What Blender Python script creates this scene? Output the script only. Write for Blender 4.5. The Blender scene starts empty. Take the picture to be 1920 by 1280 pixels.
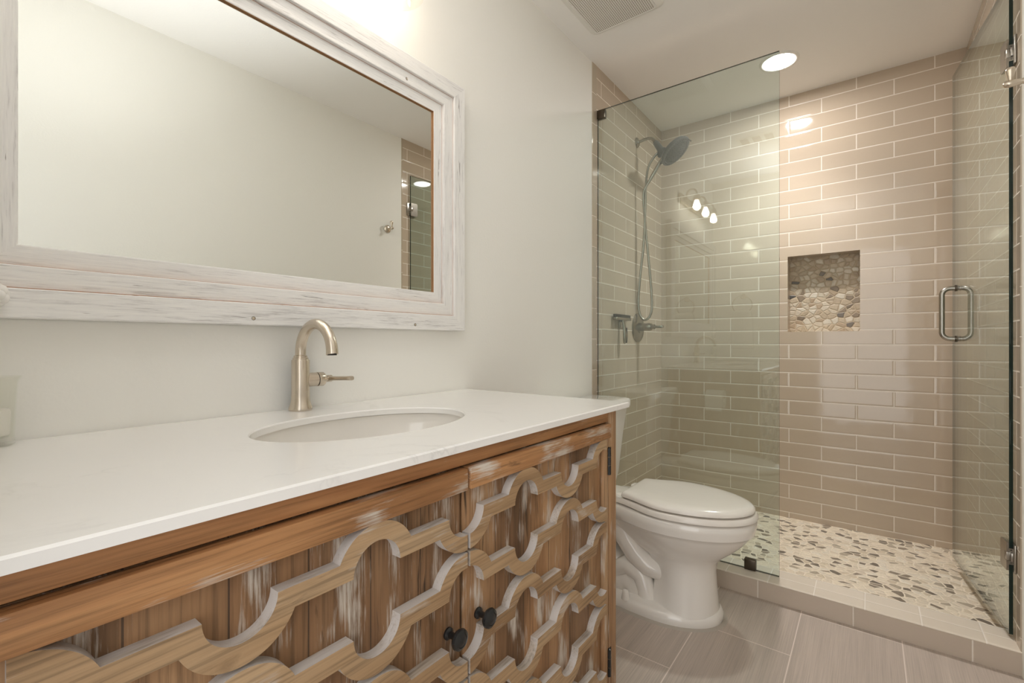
import bpy, bmesh, math, random
from mathutils import Vector, Matrix
random.seed(4)
PI = math.pi
SC = bpy.context.scene
COL = SC.collection

# ------------------------------------------------------------------ camera
W, YR, H = 1.470, -3.13, 2.42          # room width, rear wall, ceiling
cd = bpy.data.cameras.new('camera')
cd.sensor_width = 36.0
cd.lens = 875.39 / 1920 * 36
cd.shift_y = 2.08 / 1920
cd.clip_start = 0.01
cam = bpy.data.objects.new('camera', cd)
COL.objects.link(cam)
cam.location = (1.0973, -3.0652, 1.02)
cam.rotation_euler = (PI / 2, 0, math.radians(37.378))
SC.camera = cam

# ------------------------------------------------------------------ light
SC.view_settings.view_transform = 'Standard'
SC.view_settings.look = 'None'
SC.view_settings.gamma = 1
SC.view_settings.use_curve_mapping = False
SC.view_settings.exposure = 1.58
wd = bpy.data.worlds.new('world')
SC.world = wd
wd.use_nodes = True
wd.node_tree.nodes['Background'].inputs['Color'].default_value = (0.95, 0.97, 1.0, 1)
wd.node_tree.nodes['Background'].inputs['Strength'].default_value = 0.22


def lamp(name, kind, loc, rot, power, color, **kw):
    l = bpy.data.lights.new(name, kind)
    l.energy = power
    l.color = color
    for k, v in kw.items():
        setattr(l, k, v)
    o = bpy.data.objects.new(name, l)
    o.location = loc
    o.rotation_euler = rot
    COL.objects.link(o)
    return o


# added fill lamp, evens out the room through the doorway behind the camera
lamp('doorway_fill', 'AREA', (1.05, -3.75, 1.25), (PI / 2, 0, 0), 7, (1.0, 0.98, 0.95),
     shape='RECTANGLE', size=1.5, size_y=2.3)
# flash bounced off the ceiling just inside the doorway
for power, deg, at in ((22, 86, (0.76, -2.70, 1.0)), (30, 50, (0.72, -2.86, 1.28))):
    lamp('bounced_flash', 'SPOT', at, (PI, 0, 0), power, (0.98, 0.985, 1.0), spot_size=math.radians(deg), spot_blend=1.0, shadow_soft_size=0.05)
SC.cycles.use_denoising = True
SC.cycles.max_bounces = 14
SC.cycles.diffuse_bounces = 8
SC.cycles.glossy_bounces = 6
SC.cycles.transparent_max_bounces = 24
SC.cycles.caustics_reflective = False
SC.cycles.caustics_refractive = False
SC.cycles.sample_clamp_indirect = 4.0


# ------------------------------------------------------------------ material helpers
class NT:
    def __init__(s, name):
        s.m = bpy.data.materials.new(name)
        s.m.use_nodes = True
        s.t = s.m.node_tree
        s.b = s.t.nodes['Principled BSDF']
        s.out = s.t.nodes['Material Output']

    def n(s, typ, ins=None, **props):
        nd = s.t.nodes.new('ShaderNode' + typ)
        for k, v in props.items():
            setattr(nd, k, v)
        for k, v in (ins or {}).items():
            s.set(nd, k, v)
        return nd

    def set(s, nd, k, v):
        sock = nd.inputs[k]
        if isinstance(v, bpy.types.NodeSocket):
            s.t.links.new(v, sock)
        elif hasattr(v, 'outputs'):
            s.t.links.new(v.outputs[0], sock)
        else:
            if isinstance(v, tuple) and len(v) == 3 and sock.type == 'RGBA':
                v = (*v, 1)
            sock.default_value = v

    def p(s, **kw):
        names = {'color': 'Base Color', 'rough': 'Roughness', 'metal': 'Metallic', 'normal': 'Normal',
                 'coat': 'Coat Weight', 'coat_rough': 'Coat Roughness', 'ior': 'IOR', 'spec': 'Specular IOR Level',
                 'emit': 'Emission Color', 'emit_s': 'Emission Strength', 'aniso': 'Anisotropic'}
        for k, v in kw.items():
            s.set(s.b, names[k], v)
        return s.m

    def ramp(s, fac, stops, interp='LINEAR'):
        r = s.n('ValToRGB', {'Fac': fac})
        cr = r.color_ramp
        cr.interpolation = interp
        while len(cr.elements) < len(stops):
            cr.elements.new(0.5)
        for e, (pos, c) in zip(cr.elements, stops):
            e.position = pos
            e.color = (*c, 1) if isinstance(c, tuple) else (c, c, c, 1)
        return r.outputs[0]

    def mix(s, fac, a, b, mode='MIX'):
        m = s.n('Mix', data_type='RGBA', blend_type=mode)
        s.set(m, 0, fac)
        s.set(m, 6, a)
        s.set(m, 7, b)
        return m.outputs[2]

    def math(s, op, a, b=0.0, c=None):
        m = s.n('Math', operation=op)
        s.set(m, 0, a)
        s.set(m, 1, b)
        if c is not None:
            s.set(m, 2, c)
        return m.outputs[0]

    def bump(s, h, dist, strength=1.0, normal=None):
        b = s.n('Bump', {'Height': h, 'Distance': dist, 'Strength': strength})
        if normal is not None:
            s.set(b, 'Normal', normal)
        return b.outputs[0]

    def coord(s, which='Object', scale=(1, 1, 1), loc=(0, 0, 0)):
        tc = s.n('TexCoord')
        return s.n('Mapping', {'Vector': tc.outputs[which], 'Scale': scale, 'Location': loc}).outputs[0]


def srgb(r, g, b):
    f = lambda c: (c / 255) / 12.92 if c / 255 <= 0.04045 else ((c / 255 + 0.055) / 1.055) ** 2.4
    return (f(r), f(g), f(b))


def plain(name, color, rough=0.5, metal=0.0, coat=0.0, **kw):
    t = NT(name)
    n = t.n('TexNoise', {'Vector': t.coord(), 'Scale': 9.0, 'Detail': 3.0})
    c = t.mix(n.outputs[0], tuple(x * 0.97 for x in color), tuple(min(1, x * 1.03) for x in color))
    return t.p(color=c, rough=rough, metal=metal, coat=coat, **kw)


def paint(name, color, bump=0.0006):
    t = NT(name)
    n = t.n('TexNoise', {'Vector': t.coord(), 'Scale': 130.0, 'Detail': 2.0})
    l = t.n('TexNoise', {'Vector': t.coord(), 'Scale': 1.3, 'Detail': 1.0})
    c = t.mix(l.outputs[0], tuple(x * 0.985 for x in color), color)
    return t.p(color=c, rough=0.62, spec=0.3, normal=t.bump(n.outputs[0], bump, 0.5))


def tile(name, bw, rh, mortar, c1, c2, grout, rough=0.07, depth=0.0012, offset=0.5, wave=0.0012):
    t = NT(name)
    uv = t.coord('UV')
    br = t.n('TexBrick', {'Vector': uv, 'Color1': (*c1, 1), 'Color2': (*c2, 1), 'Mortar': (*grout, 1), 'Scale': 1.0,
                          'Mortar Size': mortar, 'Mortar Smooth': 0.25, 'Bias': 0.0, 'Brick Width': bw, 'Row Height': rh},
             offset=offset, offset_frequency=2)
    soft = t.n('TexBrick', {'Vector': uv, 'Scale': 1.0, 'Mortar Size': mortar * 3.2, 'Mortar Smooth': 1.0,
                            'Brick Width': bw, 'Row Height': rh}, offset=offset, offset_frequency=2)
    no = t.n('TexNoise', {'Vector': uv, 'Scale': 9.0, 'Detail': 2.0})
    fine = t.n('TexNoise', {'Vector': uv, 'Scale': 60.0, 'Detail': 2.0})
    h = t.math('MULTIPLY', soft.outputs['Fac'], -depth)
    h = t.math('ADD', h, t.math('MULTIPLY', no.outputs[0], wave))
    r = t.math('MULTIPLY_ADD', br.outputs['Fac'], 0.6, rough)
    col = t.mix(t.math('MULTIPLY', fine.outputs[0], 0.18), br.outputs['Color'], tuple(x * 0.8 for x in c1))
    return t.p(color=col, rough=r, ior=1.55, normal=t.bump(h, 1.0, 0.55))


def pebble(name, scale, stops, grout):
    t = NT(name)
    uv = t.coord('UV')
    wob = t.n('TexNoise', {'Vector': uv, 'Scale': 18.0, 'Detail': 1.0})
    v = t.n('Mapping', {'Vector': uv, 'Scale': (1.0, 1.25, 1.0)})
    add = t.n('VectorMath', {0: v.outputs[0]}, operation='ADD')
    sc = t.n('VectorMath', {0: wob.outputs['Color'], 'Scale': 0.018}, operation='SCALE')
    t.set(add, 1, sc.outputs[0])
    a = t.n('TexVoronoi', {'Vector': add.outputs[0], 'Scale': scale, 'Randomness': 0.95}, voronoi_dimensions='2D')
    e = t.n('TexVoronoi', {'Vector': add.outputs[0], 'Scale': scale, 'Randomness': 0.95}, voronoi_dimensions='2D',
            feature='DISTANCE_TO_EDGE')
    sep = t.n('SeparateColor', {'Color': a.outputs['Color']})
    col = t.ramp(sep.outputs[0], stops, 'CONSTANT')
    vein = t.n('TexNoise', {'Vector': uv, 'Scale': 70.0, 'Detail': 3.0, 'Distortion': 1.0})
    col = t.mix(0.5, col, t.ramp(vein.outputs[0], [(0.3, 0.62), (0.7, 1.0)]), 'MULTIPLY')
    hue = t.mix(t.math('MULTIPLY', sep.outputs[1], 0.30), col, (0.50, 0.40, 0.29))
    edge = t.n('MapRange', {'Value': e.outputs['Distance'], 'From Min': 0.05, 'From Max': 0.10})
    c = t.mix(edge.outputs[0], (*grout, 1), hue)
    hh = t.n('MapRange', {'Value': e.outputs['Distance'], 'From Min': 0.03, 'From Max': 0.16})
    r = t.math('MULTIPLY_ADD', edge.outputs[0], -0.45, 0.8)
    return t.p(color=c, rough=r, normal=t.bump(hh.outputs[0], 0.002, 0.8))


def wood(name, axis, dark, mid, light, wash, wash_amt, crack=0.5, planks=0.0, rough=0.55):
    """Weathered wood, grain along `axis`; wash_amt = share of white wash left on it."""
    t = NT(name)
    i = 'XYZ'.index(axis)
    oi = t.n('ObjectInfo')
    tc = t.n('TexCoord')
    off = t.n('CombineXYZ', {0: t.math('MULTIPLY', oi.outputs['Random'], 7.0), 1: t.math('MULTIPLY', oi.outputs['Random'], 13.0),
                             2: t.math('MULTIPLY', oi.outputs['Random'], 5.0)})
    pos = t.n('VectorMath', {0: tc.outputs['Object'], 1: off.outputs[0]}, operation='ADD').outputs[0]

    def st(along, across, dist=0.0):
        s = [across] * 3
        s[i] = along
        m = t.n('Mapping', {'Vector': pos, 'Scale': tuple(s)})
        return m.outputs[0]
    g1 = t.n('TexNoise', {'Vector': st(1.6, 15.0), 'Scale': 1.0, 'Detail': 5.0, 'Distortion': 0.6})
    g2 = t.n('TexNoise', {'Vector': st(5.0, 210.0), 'Scale': 1.0, 'Detail': 4.0, 'Roughness': 0.65})
    col = t.ramp(g1.outputs[0], [(0.30, dark), (0.48, mid), (0.68, light)])
    lines = t.ramp(g2.outputs[0], [(0.34, 0.50), (0.50, 0.92), (0.65, 1.06)])
    col = t.mix(0.75, col, lines, 'MULTIPLY')
    if planks:
        sx = t.n('SeparateXYZ', {0: tc.outputs['Object']})
        idx = t.math('FLOOR', t.math('DIVIDE', sx.outputs[1], planks))
        wn = t.n('TexWhiteNoise', {'W': idx}, noise_dimensions='1D')
        tone = t.ramp(wn.outputs[0], [(0.0, (0.62, 0.58, 0.55)), (0.35, (0.85, 0.80, 0.74)), (0.7, (1.0, 0.98, 0.92)), (1.0, (1.15, 1.05, 0.92))])
        col = t.mix(0.9, col, tone, 'MULTIPLY')
        fr = t.math('FRACT', t.math('DIVIDE', sx.outputs[1], planks))
        seam = t.math('LESS_THAN', fr, 0.022)
        col = t.mix(t.math('MULTIPLY', seam, 0.75), col, (0.03, 0.02, 0.015))
    # dark knots and cracks
    kn = t.n('TexNoise', {'Vector': st(5.0, 38.0), 'Scale': 1.0, 'Detail': 6.0, 'Distortion': 1.2})
    kf = t.ramp(kn.outputs[0], [(0.64, 0.0), (0.72, 1.0)])
    col = t.mix(t.math('MULTIPLY', kf, crack), col, tuple(x * 0.22 for x in dark))
    # rubbed-off white wash: broad patches broken up along the grain
    w1 = t.n('TexNoise', {'Vector': st(8.0, 24.0), 'Scale': 1.0, 'Detail': 3.0})
    w2 = t.n('TexNoise', {'Vector': st(16.0, 330.0), 'Scale': 1.0, 'Detail': 5.0, 'Roughness': 0.7})
    wf = t.math('ADD', t.math('MULTIPLY', w1.outputs[0], 1.0), t.math('MULTIPLY', w2.outputs[0], 0.55))
    c0 = 1.06 - wash_amt * 0.62
    wf = t.n('MapRange', {'Value': wf, 'From Min': c0 - 0.07, 'From Max': c0 + 0.10})
    col = t.mix(wf.outputs[0], col, (*wash, 1))
    h = t.math('ADD', t.math('MULTIPLY', g2.outputs[0], 0.6), t.math('MULTIPLY', g1.outputs[0], 0.3))
    h = t.math('SUBTRACT', h, kf)
    return t.p(color=col, rough=rough, spec=0.35, normal=t.bump(h, 0.0012, 0.6))


def whitewash(name, axis):
    """White-painted rough timber, grey and brown grain showing in broken streaks along `axis`."""
    t = NT(name)
    i = 'XYZ'.index(axis)
    oi = t.n('ObjectInfo')
    tc = t.n('TexCoord')
    off = t.n('CombineXYZ', {k: t.math('MULTIPLY', oi.outputs['Random'], m) for k, m in enumerate((7.0, 13.0, 5.0))})
    pos = t.n('VectorMath', {0: tc.outputs['Object'], 1: off.outputs[0]}, operation='ADD').outputs[0]

    def st(along, across):
        sc = [across] * 3
        sc[i] = along
        return t.n('Mapping', {'Vector': pos, 'Scale': tuple(sc)}).outputs[0]
    fine = t.n('TexNoise', {'Vector': st(14.0, 300.0), 'Scale': 1.0, 'Detail': 4.0, 'Roughness': 0.7, 'Distortion': 0.4})
    area = t.n('TexNoise', {'Vector': st(4.0, 26.0), 'Scale': 1.0, 'Detail': 3.0})
    crack = t.n('TexNoise', {'Vector': st(9.0, 120.0), 'Scale': 1.0, 'Detail': 3.0, 'Distortion': 0.8})
    bare = t.n('TexNoise', {'Vector': st(2.5, 20.0), 'Scale': 1.0, 'Detail': 5.0})
    f = t.math('ADD', t.math('MULTIPLY', fine.outputs[0], 0.8), t.math('MULTIPLY', area.outputs[0], 0.45))
    col = t.ramp(f, [(0.50, (0.86, 0.85, 0.83)), (0.68, (0.80, 0.79, 0.78)), (0.78, (0.62, 0.605, 0.595)), (0.88, (0.45, 0.42, 0.40))])
    kf = t.ramp(crack.outputs[0], [(0.69, 0.0), (0.73, 1.0)])
    col = t.mix(t.math('MULTIPLY', kf, 0.75), col, (0.20, 0.165, 0.15))
    bf = t.ramp(bare.outputs[0], [(0.71, 0.0), (0.74, 1.0)])
    col = t.mix(t.math('MULTIPLY', bf, 0.8), col, (0.50, 0.30, 0.15))
    h = t.math('SUBTRACT', t.math('MULTIPLY', fine.outputs[0], -0.6), kf)
    return t.p(color=col, rough=0.6, spec=0.3, normal=t.bump(h, 0.0012, 0.6))


def glass_pane(name, tint, refl=1.0, rough=0.0):
    t = NT(name)
    geo = t.n('NewGeometry')
    # the same air-to-glass reflectance on both faces of the sheet
    ior = t.math('MULTIPLY_ADD', geo.outputs['Backfacing'], 1 / 1.52 - 1.52, 1.52)
    fr = t.n('Fresnel', {'IOR': ior})
    tr = t.n('BsdfTransparent', {'Color': (*tint, 1)})
    gl = t.n('BsdfGlossy', {'Roughness': rough, 'Color': (0.98, 1.0, 0.99, 1)})
    mx = t.n('MixShader', {0: t.math('MULTIPLY', fr.outputs[0], refl), 1: tr.outputs[0], 2: gl.outputs[0]})
    t.t.links.new(mx.outputs[0], t.out.inputs[0])
    return t.m


def brushed(name, color, rough=0.28):
    t = NT(name)
    return t.p(color=(*color, 1), metal=1.0, rough=rough)


def glow(name, color, strength):
    t = NT(name)
    return t.p(color=(0.9, 0.9, 0.9, 1), emit=(*color, 1), emit_s=strength, rough=0.4)


def quartz(name):
    t = NT(name)
    co = t.coord()
    w = t.n('TexNoise', {'Vector': co, 'Scale': 3.2, 'Detail': 7.0, 'Distortion': 1.6, 'Roughness': 0.6})
    v = t.math('ABSOLUTE', t.math('SUBTRACT', w.outputs[0], 0.5))
    f = t.ramp(v, [(0.0, 1.0), (0.012, 0.3), (0.035, 0.0)])
    m = t.n('TexNoise', {'Vector': co, 'Scale': 4.5, 'Detail': 2.0})
    f = t.math('MULTIPLY', f, t.ramp(m.outputs[0], [(0.50, 0.0), (0.72, 0.55)]))
    c = t.mix(f, (0.86, 0.85, 0.83), (0.68, 0.67, 0.66))
    return t.p(color=c, rough=0.16, ior=1.5)


def linen(name, base, grout, bw, rh):
    """Large grey floor tile with a fine streak along its length."""
    t = NT(name)
    uv = t.coord('UV')
    br = t.n('TexBrick', {'Vector': uv, 'Color1': (*base, 1), 'Color2': (*[x * 0.95 for x in base], 1), 'Mortar': (*grout, 1), 'Scale': 1.0,
                          'Mortar Size': 0.0017, 'Mortar Smooth': 0.1, 'Bias': 0.0, 'Brick Width': bw, 'Row Height': rh}, offset=0.5, offset_frequency=2)
    s = t.n('Mapping', {'Vector': uv, 'Scale': (4.0, 400.0, 1.0)})
    n = t.n('TexNoise', {'Vector': s.outputs[0], 'Scale': 1.0, 'Detail': 4.0, 'Roughness': 0.7})
    s2 = t.n('Mapping', {'Vector': uv, 'Scale': (1.6, 30.0, 1.0)})
    n2 = t.n('TexNoise', {'Vector': s2.outputs[0], 'Scale': 1.0, 'Detail': 2.0})
    st = t.ramp(n.outputs[0], [(0.3, 0.78), (0.5, 0.99), (0.72, 1.14)])
    st2 = t.ramp(n2.outputs[0], [(0.3, 0.9), (0.7, 1.06)])
    c = t.mix(1.0, t.mix(1.0, br.outputs['Color'], st, 'MULTIPLY'), st2, 'MULTIPLY')
    c = t.mix(br.outputs['Fac'], c, (*grout, 1))
    h = t.math('MULTIPLY', br.outputs['Fac'], -0.001)
    return t.p(color=c, rough=0.42, normal=t.bump(h, 1.0, 0.6))


TW, TR = 0.3082, 0.0794
M = {}
M['wall'] = paint('cream_wall_paint', (0.87, 0.86, 0.82))
M['ceiling'] = paint('ceiling_paint', (0.91, 0.90, 0.885), 0.0008)
M['tile'] = tile('glossy_beige_subway_tile', TW, TR, 0.0025, (0.53, 0.44, 0.345), (0.505, 0.415, 0.32), (0.78, 0.72, 0.64))
M['tile_trim'] = tile('glossy_beige_edge_tile', 0.154, 10.0, 0.0016, (0.53, 0.44, 0.345), (0.46, 0.405, 0.315), (0.78, 0.72, 0.64), offset=0.0, wave=0.0006)
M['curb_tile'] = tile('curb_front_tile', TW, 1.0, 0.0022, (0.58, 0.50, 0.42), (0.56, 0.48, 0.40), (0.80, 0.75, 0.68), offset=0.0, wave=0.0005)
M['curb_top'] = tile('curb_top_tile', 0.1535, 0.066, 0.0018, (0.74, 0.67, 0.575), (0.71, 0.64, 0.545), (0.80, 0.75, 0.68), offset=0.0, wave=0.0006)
M['pebble'] = pebble('sliced_pebble_floor', 29.0, [(0.0, (0.84, 0.74, 0.60)), (0.18, (0.92, 0.82, 0.66)), (0.36, (0.76, 0.66, 0.51)), (0.48, (0.90, 0.83, 0.70)),
                                                 (0.66, (0.46, 0.40, 0.31)), (0.75, (0.17, 0.145, 0.115)), (0.84, (0.82, 0.73, 0.59)), (0.95, (0.26, 0.215, 0.165))], (0.86, 0.77, 0.63))
M['pebble_niche'] = pebble('sliced_pebble_niche', 31.0, [(0.0, (0.50, 0.40, 0.28)), (0.2, (0.66, 0.58, 0.46)), (0.36, (0.44, 0.33, 0.22)), (0.52, (0.72, 0.66, 0.55)),
                                                  (0.66, (0.56, 0.46, 0.33)), (0.80, (0.20, 0.15, 0.10)), (0.87, (0.62, 0.55, 0.43)), (0.96, (0.08, 0.075, 0.07))], (0.50, 0.41, 0.30))
M['floor'] = linen('grey_linen_floor_tile', (0.49, 0.42, 0.365), (0.72, 0.63, 0.57), 0.597, 0.293)
M['white_trim'] = plain('white_trim_paint', (0.80, 0.79, 0.76), 0.4)
M['wood_y'] = wood('honey_wood_along_rail', 'Y', (0.26, 0.118, 0.045), (0.43, 0.215, 0.09), (0.53, 0.30, 0.14), (0.58, 0.52, 0.45), 0.235, 0.9)
M['wood_y_clean'] = wood('honey_wood_clean', 'Y', (0.22, 0.09, 0.035), (0.36, 0.165, 0.065), (0.45, 0.235, 0.10), (0.6, 0.52, 0.44), 0.04, 0.25)
M['wood_z'] = wood('honey_wood_upright', 'Z', (0.24, 0.125, 0.058), (0.39, 0.225, 0.115), (0.48, 0.305, 0.17), (0.58, 0.52, 0.45), 0.17, 0.6)
M['wood_plank'] = wood('plank_wood_distressed', 'Z', (0.15, 0.082, 0.04), (0.33, 0.187, 0.095), (0.44, 0.272, 0.148), (0.54, 0.485, 0.42), 0.25, 0.9, planks=0.088)
M['wood_trellis'] = wood('trellis_wood_tan', 'Y', (0.27, 0.16, 0.08), (0.405, 0.262, 0.142), (0.475, 0.328, 0.192), (0.54, 0.48, 0.42), 0.18, 0.4)
M['wood_trellis_edge'] = wood('trellis_wood_washed_edge', 'Y', (0.42, 0.34, 0.26), (0.48, 0.41, 0.34), (0.52, 0.46, 0.39), (0.56, 0.52, 0.49), 0.55, 0.3)
for ax in 'YZ':
    M['frame_' + ax] = whitewash('whitewashed_frame_along_' + ax.lower(), ax)
M['frame_edge'] = plain('bare_orange_wood_edge', (0.52, 0.26, 0.11), 0.6)
M['quartz'] = quartz('white_quartz')
M['porcelain'] = plain('white_porcelain', (0.80, 0.775, 0.735), 0.10, coat=0.4)
M['plastic'] = plain('white_seat_plastic', (0.80, 0.765, 0.715), 0.18)
M['nickel'] = brushed('brushed_nickel', (0.66, 0.585, 0.49), 0.27)
M['nickel_cool'] = brushed('brushed_nickel_cool', (0.37, 0.345, 0.305), 0.25)
M['grey_plastic'] = plain('grey_plastic', (0.075, 0.075, 0.072), 0.35)
M['spray_face'] = plain('spray_face_grey', (0.04, 0.04, 0.038), 0.5)
M['black'] = plain('black_metal', (0.012, 0.012, 0.012), 0.25)
M['bronze'] = plain('dark_bronze', (0.10, 0.08, 0.06), 0.3, 0.8)
M['rubber'] = plain('black_rubber', (0.015, 0.015, 0.015), 0.5)
M['dark'] = plain('dark_gap', (0.02, 0.018, 0.016), 0.8)
M['glass'] = glass_pane('green_tinted_glass', (0.905, 0.955, 0.94), 1.7)
M['glass_edge'] = plain('dark_green_glass_edge', (0.006, 0.022, 0.018), 0.08)
M['clear'] = glass_pane('clear_lamp_glass', (0.97, 0.96, 0.94), 1.0)
M['vase_glass'] = glass_pane('thick_clear_glass', (0.985, 0.985, 0.97), 0.8)
M['vase_base'] = plain('thick_glass_base', (0.60, 0.57, 0.38), 0.08)
M['mirror'] = NT('silvered_mirror').p(color=(0.86, 0.88, 0.85, 1), metal=1.0, rough=0.0)
M['bulb'] = glow('lit_bulb_glass', (1.0, 0.90, 0.77), 13.0)
M['lens'] = glow('lit_downlight_lens', (1.0, 0.965, 0.935), 58.0)
M['towel'] = plain('white_terry', (0.80, 0.78, 0.74), 0.9)
M['paper'] = plain('white_paper', (0.82, 0.80, 0.77), 0.9)
M['grout_ring'] = plain('floor_caulk', (0.42, 0.38, 0.33), 0.5)
M['hole'] = plain('grille_hole', (0.30, 0.25, 0.20), 0.8)
M['petal'] = plain('white_petal', (0.85, 0.83, 0.80), 0.8)
M['wax'] = plain('white_wax', (0.82, 0.80, 0.76), 0.6)
M['stem'] = plain('green_stem', (0.22, 0.25, 0.10), 0.6)


# ------------------------------------------------------------------ mesh helpers
class MB:
    """Collects geometry for one mesh object, in world coordinates."""
    def __init__(s):
        s.bm = bmesh.new()
        s.uv = s.bm.loops.layers.uv.new('UVMap')
        s.mats = []

    def mi(s, mat):
        if mat not in s.mats:
            s.mats.append(mat)
        return s.mats.index(mat)

    def face(s, pts, mat, uvs=None):
        vs = [s.bm.verts.new(p) for p in pts]
        f = s.bm.faces.new(vs)
        f.material_index = s.mi(mat)
        if uvs:
            for l, u in zip(f.loops, uvs):
                l[s.uv].uv = u
        return f

    def box(s, lo, hi, mat, bevel=0.0, seg=2, mtx=None):
        r = bmesh.ops.create_cube(s.bm, size=1.0)
        vs = r['verts']
        lo, hi = Vector(lo), Vector(hi)
        for v in vs:
            v.co = Vector(((v.co[k] + 0.5) * (hi[k] - lo[k]) + lo[k]) for k in range(3))
        k = s.mi(mat)
        fs = set(f for v in vs for f in v.link_faces)
        for f in fs:
            f.material_index = k
        if bevel:
            es = list(set(e for v in vs for e in v.link_edges))
            rr = bmesh.ops.bevel(s.bm, geom=es, offset=bevel, segments=seg, affect='EDGES', profile=0.5)
            vs = list(set(v for f in rr['faces'] for v in f.verts) | set(v for v in vs if v.is_valid))
            for f in set(f for v in vs for f in v.link_faces):
                f.material_index = k
        if mtx is not None:
            for v in vs:
                v.co = mtx @ v.co
        return vs

    def grid(s, rings, mat, close_u=True, cap0=False, cap1=False, flip=False):
        """rings: list of lists of points, lofted."""
        k = s.mi(mat)
        vr = [[s.bm.verts.new(p) for p in r] for r in rings]
        n = len(rings[0])
        for a, b in zip(vr[:-1], vr[1:]):
            for i in range(n if close_u else n - 1):
                j = (i + 1) % n
                q = [a[i], a[j], b[j], b[i]]
                if flip:
                    q.reverse()
                f = s.bm.faces.new(q)
                f.material_index = k
        if cap0:
            f = s.bm.faces.new(list(reversed(vr[0])) if not flip else vr[0])
            f.material_index = k
        if cap1:
            f = s.bm.faces.new(vr[-1] if not flip else list(reversed(vr[-1])))
            f.material_index = k
        return vr

    def lathe(s, prof, mat, origin=(0, 0, 0), axis=(0, 0, 1), n=32, cap0=True, cap1=True):
        """prof: list of (radius, height along axis)."""
        ax = Vector(axis).normalized()
        q = Vector((0, 0, 1)).rotation_difference(ax)
        o = Vector(origin)
        rings = []
        for r, h in prof:
            rings.append([o + q @ Vector((r * math.cos(2 * PI * i / n), r * math.sin(2 * PI * i / n), h)) for i in range(n)])
        s.grid(rings, mat, True, cap0 and prof[0][0] > 1e-6, cap1 and prof[-1][0] > 1e-6)

    def tube(s, path, rad, mat, n=14, caps=True):
        path = [Vector(p) for p in path]
        rads = rad if isinstance(rad, (list, tuple)) else [rad] * len(path)
        up = None
        rings = []
        for i, p in enumerate(path):
            t = (path[min(i + 1, len(path) - 1)] - path[max(i - 1, 0)]).normalized()
            if up is None:
                up = t.orthogonal().normalized()
            up = (up - t * up.dot(t)).normalized()
            sd = t.cross(up)
            rings.append([p + (up * math.cos(2 * PI * k / n) + sd * math.sin(2 * PI * k / n)) * rads[i] for k in range(n)])
        s.grid(rings, mat, True, caps, caps)

    def prism(s, pts, lo, hi, axis, mat, side=None):
        """pts 2D outline extruded along axis between lo and hi (2D order = the other two axes in xyz order)."""
        def P(p, h):
            c = list(p)
            c.insert('XYZ'.index(axis), h)
            return Vector(c)
        a = [s.bm.verts.new(P(p, lo)) for p in pts]
        b = [s.bm.verts.new(P(p, hi)) for p in pts]
        k = s.mi(mat)
        ks = s.mi(side) if side else k
        f = s.bm.faces.new(a); f.material_index = k
        f = s.bm.faces.new(b); f.material_index = k
        n = len(pts)
        for i in range(n):
            f = s.bm.faces.new([a[i], a[(i + 1) % n], b[(i + 1) % n], b[i]])
            f.material_index = ks

    def sphere(s, c, r, mat, u=16, v=10, scale=(1, 1, 1)):
        prof = [(r * math.sin(PI * i / v), -r * math.cos(PI * i / v)) for i in range(v + 1)]
        prof[0] = (1e-5, prof[0][1]); prof[-1] = (1e-5, prof[-1][1])
        c = Vector(c)
        rings = [[c + Vector((a * math.cos(2 * PI * i / u) * scale[0], a * math.sin(2 * PI * i / u) * scale[1], h * scale[2])) for i in range(u)] for a, h in prof]
        s.grid(rings, mat, True, True, True)

    def build(s, name, parent=None, base=None, smooth=35, recalc=True):
        if recalc:
            bmesh.ops.recalc_face_normals(s.bm, faces=s.bm.faces)
        me = bpy.data.meshes.new(name)
        off = Vector(base) if base is not None else (Vector(parent['at']) if parent is not None else Vector((0, 0, 0)))
        for v in s.bm.verts:
            v.co -= off
        s.bm.to_mesh(me)
        s.bm.free()
        for m in s.mats:
            me.materials.append(M[m])
        if smooth:
            for p in me.polygons:
                p.use_smooth = True
            me.set_sharp_from_angle(angle=math.radians(smooth))
        o = bpy.data.objects.new(name, me)
        COL.objects.link(o)
        if parent is not None:
            o.parent = parent
        else:
            o.location = off
        AT[o.name] = tuple(off)
        return o


AT = {}


class Node:
    """Wraps an object with the world position of its local origin."""


def thing(name, label, cat, at, group=None):
    o = bpy.data.objects.new(name, None)
    o.empty_display_size = 0.05
    o.location = at
    COL.objects.link(o)
    o['at'] = tuple(at)
    return tag(o, label, cat, group)


def tag(o, label, cat, group=None):
    o['label'] = label
    o['category'] = cat
    if group:
        o['group'] = group
    return o


def part(mb, name, parent, smooth=35):
    """A part (or sub-part) keeps its thing's origin, so nesting needs no offsets."""
    root = parent
    while root.parent:
        root = root.parent
    at = Vector(root['at'])
    o = mb.build(name, None, base=at, smooth=smooth)
    o.location = (0, 0, 0)
    o.parent = parent
    return o


def solo(mb, name, label, cat, at, group=None, smooth=35):
    o = mb.build(name, None, base=at, smooth=smooth)
    return tag(o, label, cat, group)


def struct(mb, name, smooth=0):
    o = mb.build(name, None, base=(0, 0, 0), smooth=smooth, recalc=False)
    o['kind'] = 'structure'
    return o


# ------------------------------------------------------------------ the room
YT, YG = -0.985, -0.913                  # front of the curb, plane of the shower glass
ZS, ZC = 0.025, 0.075                    # shower floor, top of the curb
Z0 = 2.359 - 30 * TR


def uv_back(x, z): return (x - 0.2753 + 10 * TW, z - Z0)
def uv_left(y, z): return (y + 0.875 + 10 * TW, z - Z0)


T = 0.12
mb = MB()
mb.box((-T, YR - T, -0.1), (0, 0.2, H + 0.1), 'wall')
struct(mb, 'wall_left')
mb = MB()
mb.box((W, YR - T, -0.1), (W + T, 0.2, H + 0.1), 'wall')
struct(mb, 'wall_right')

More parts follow.
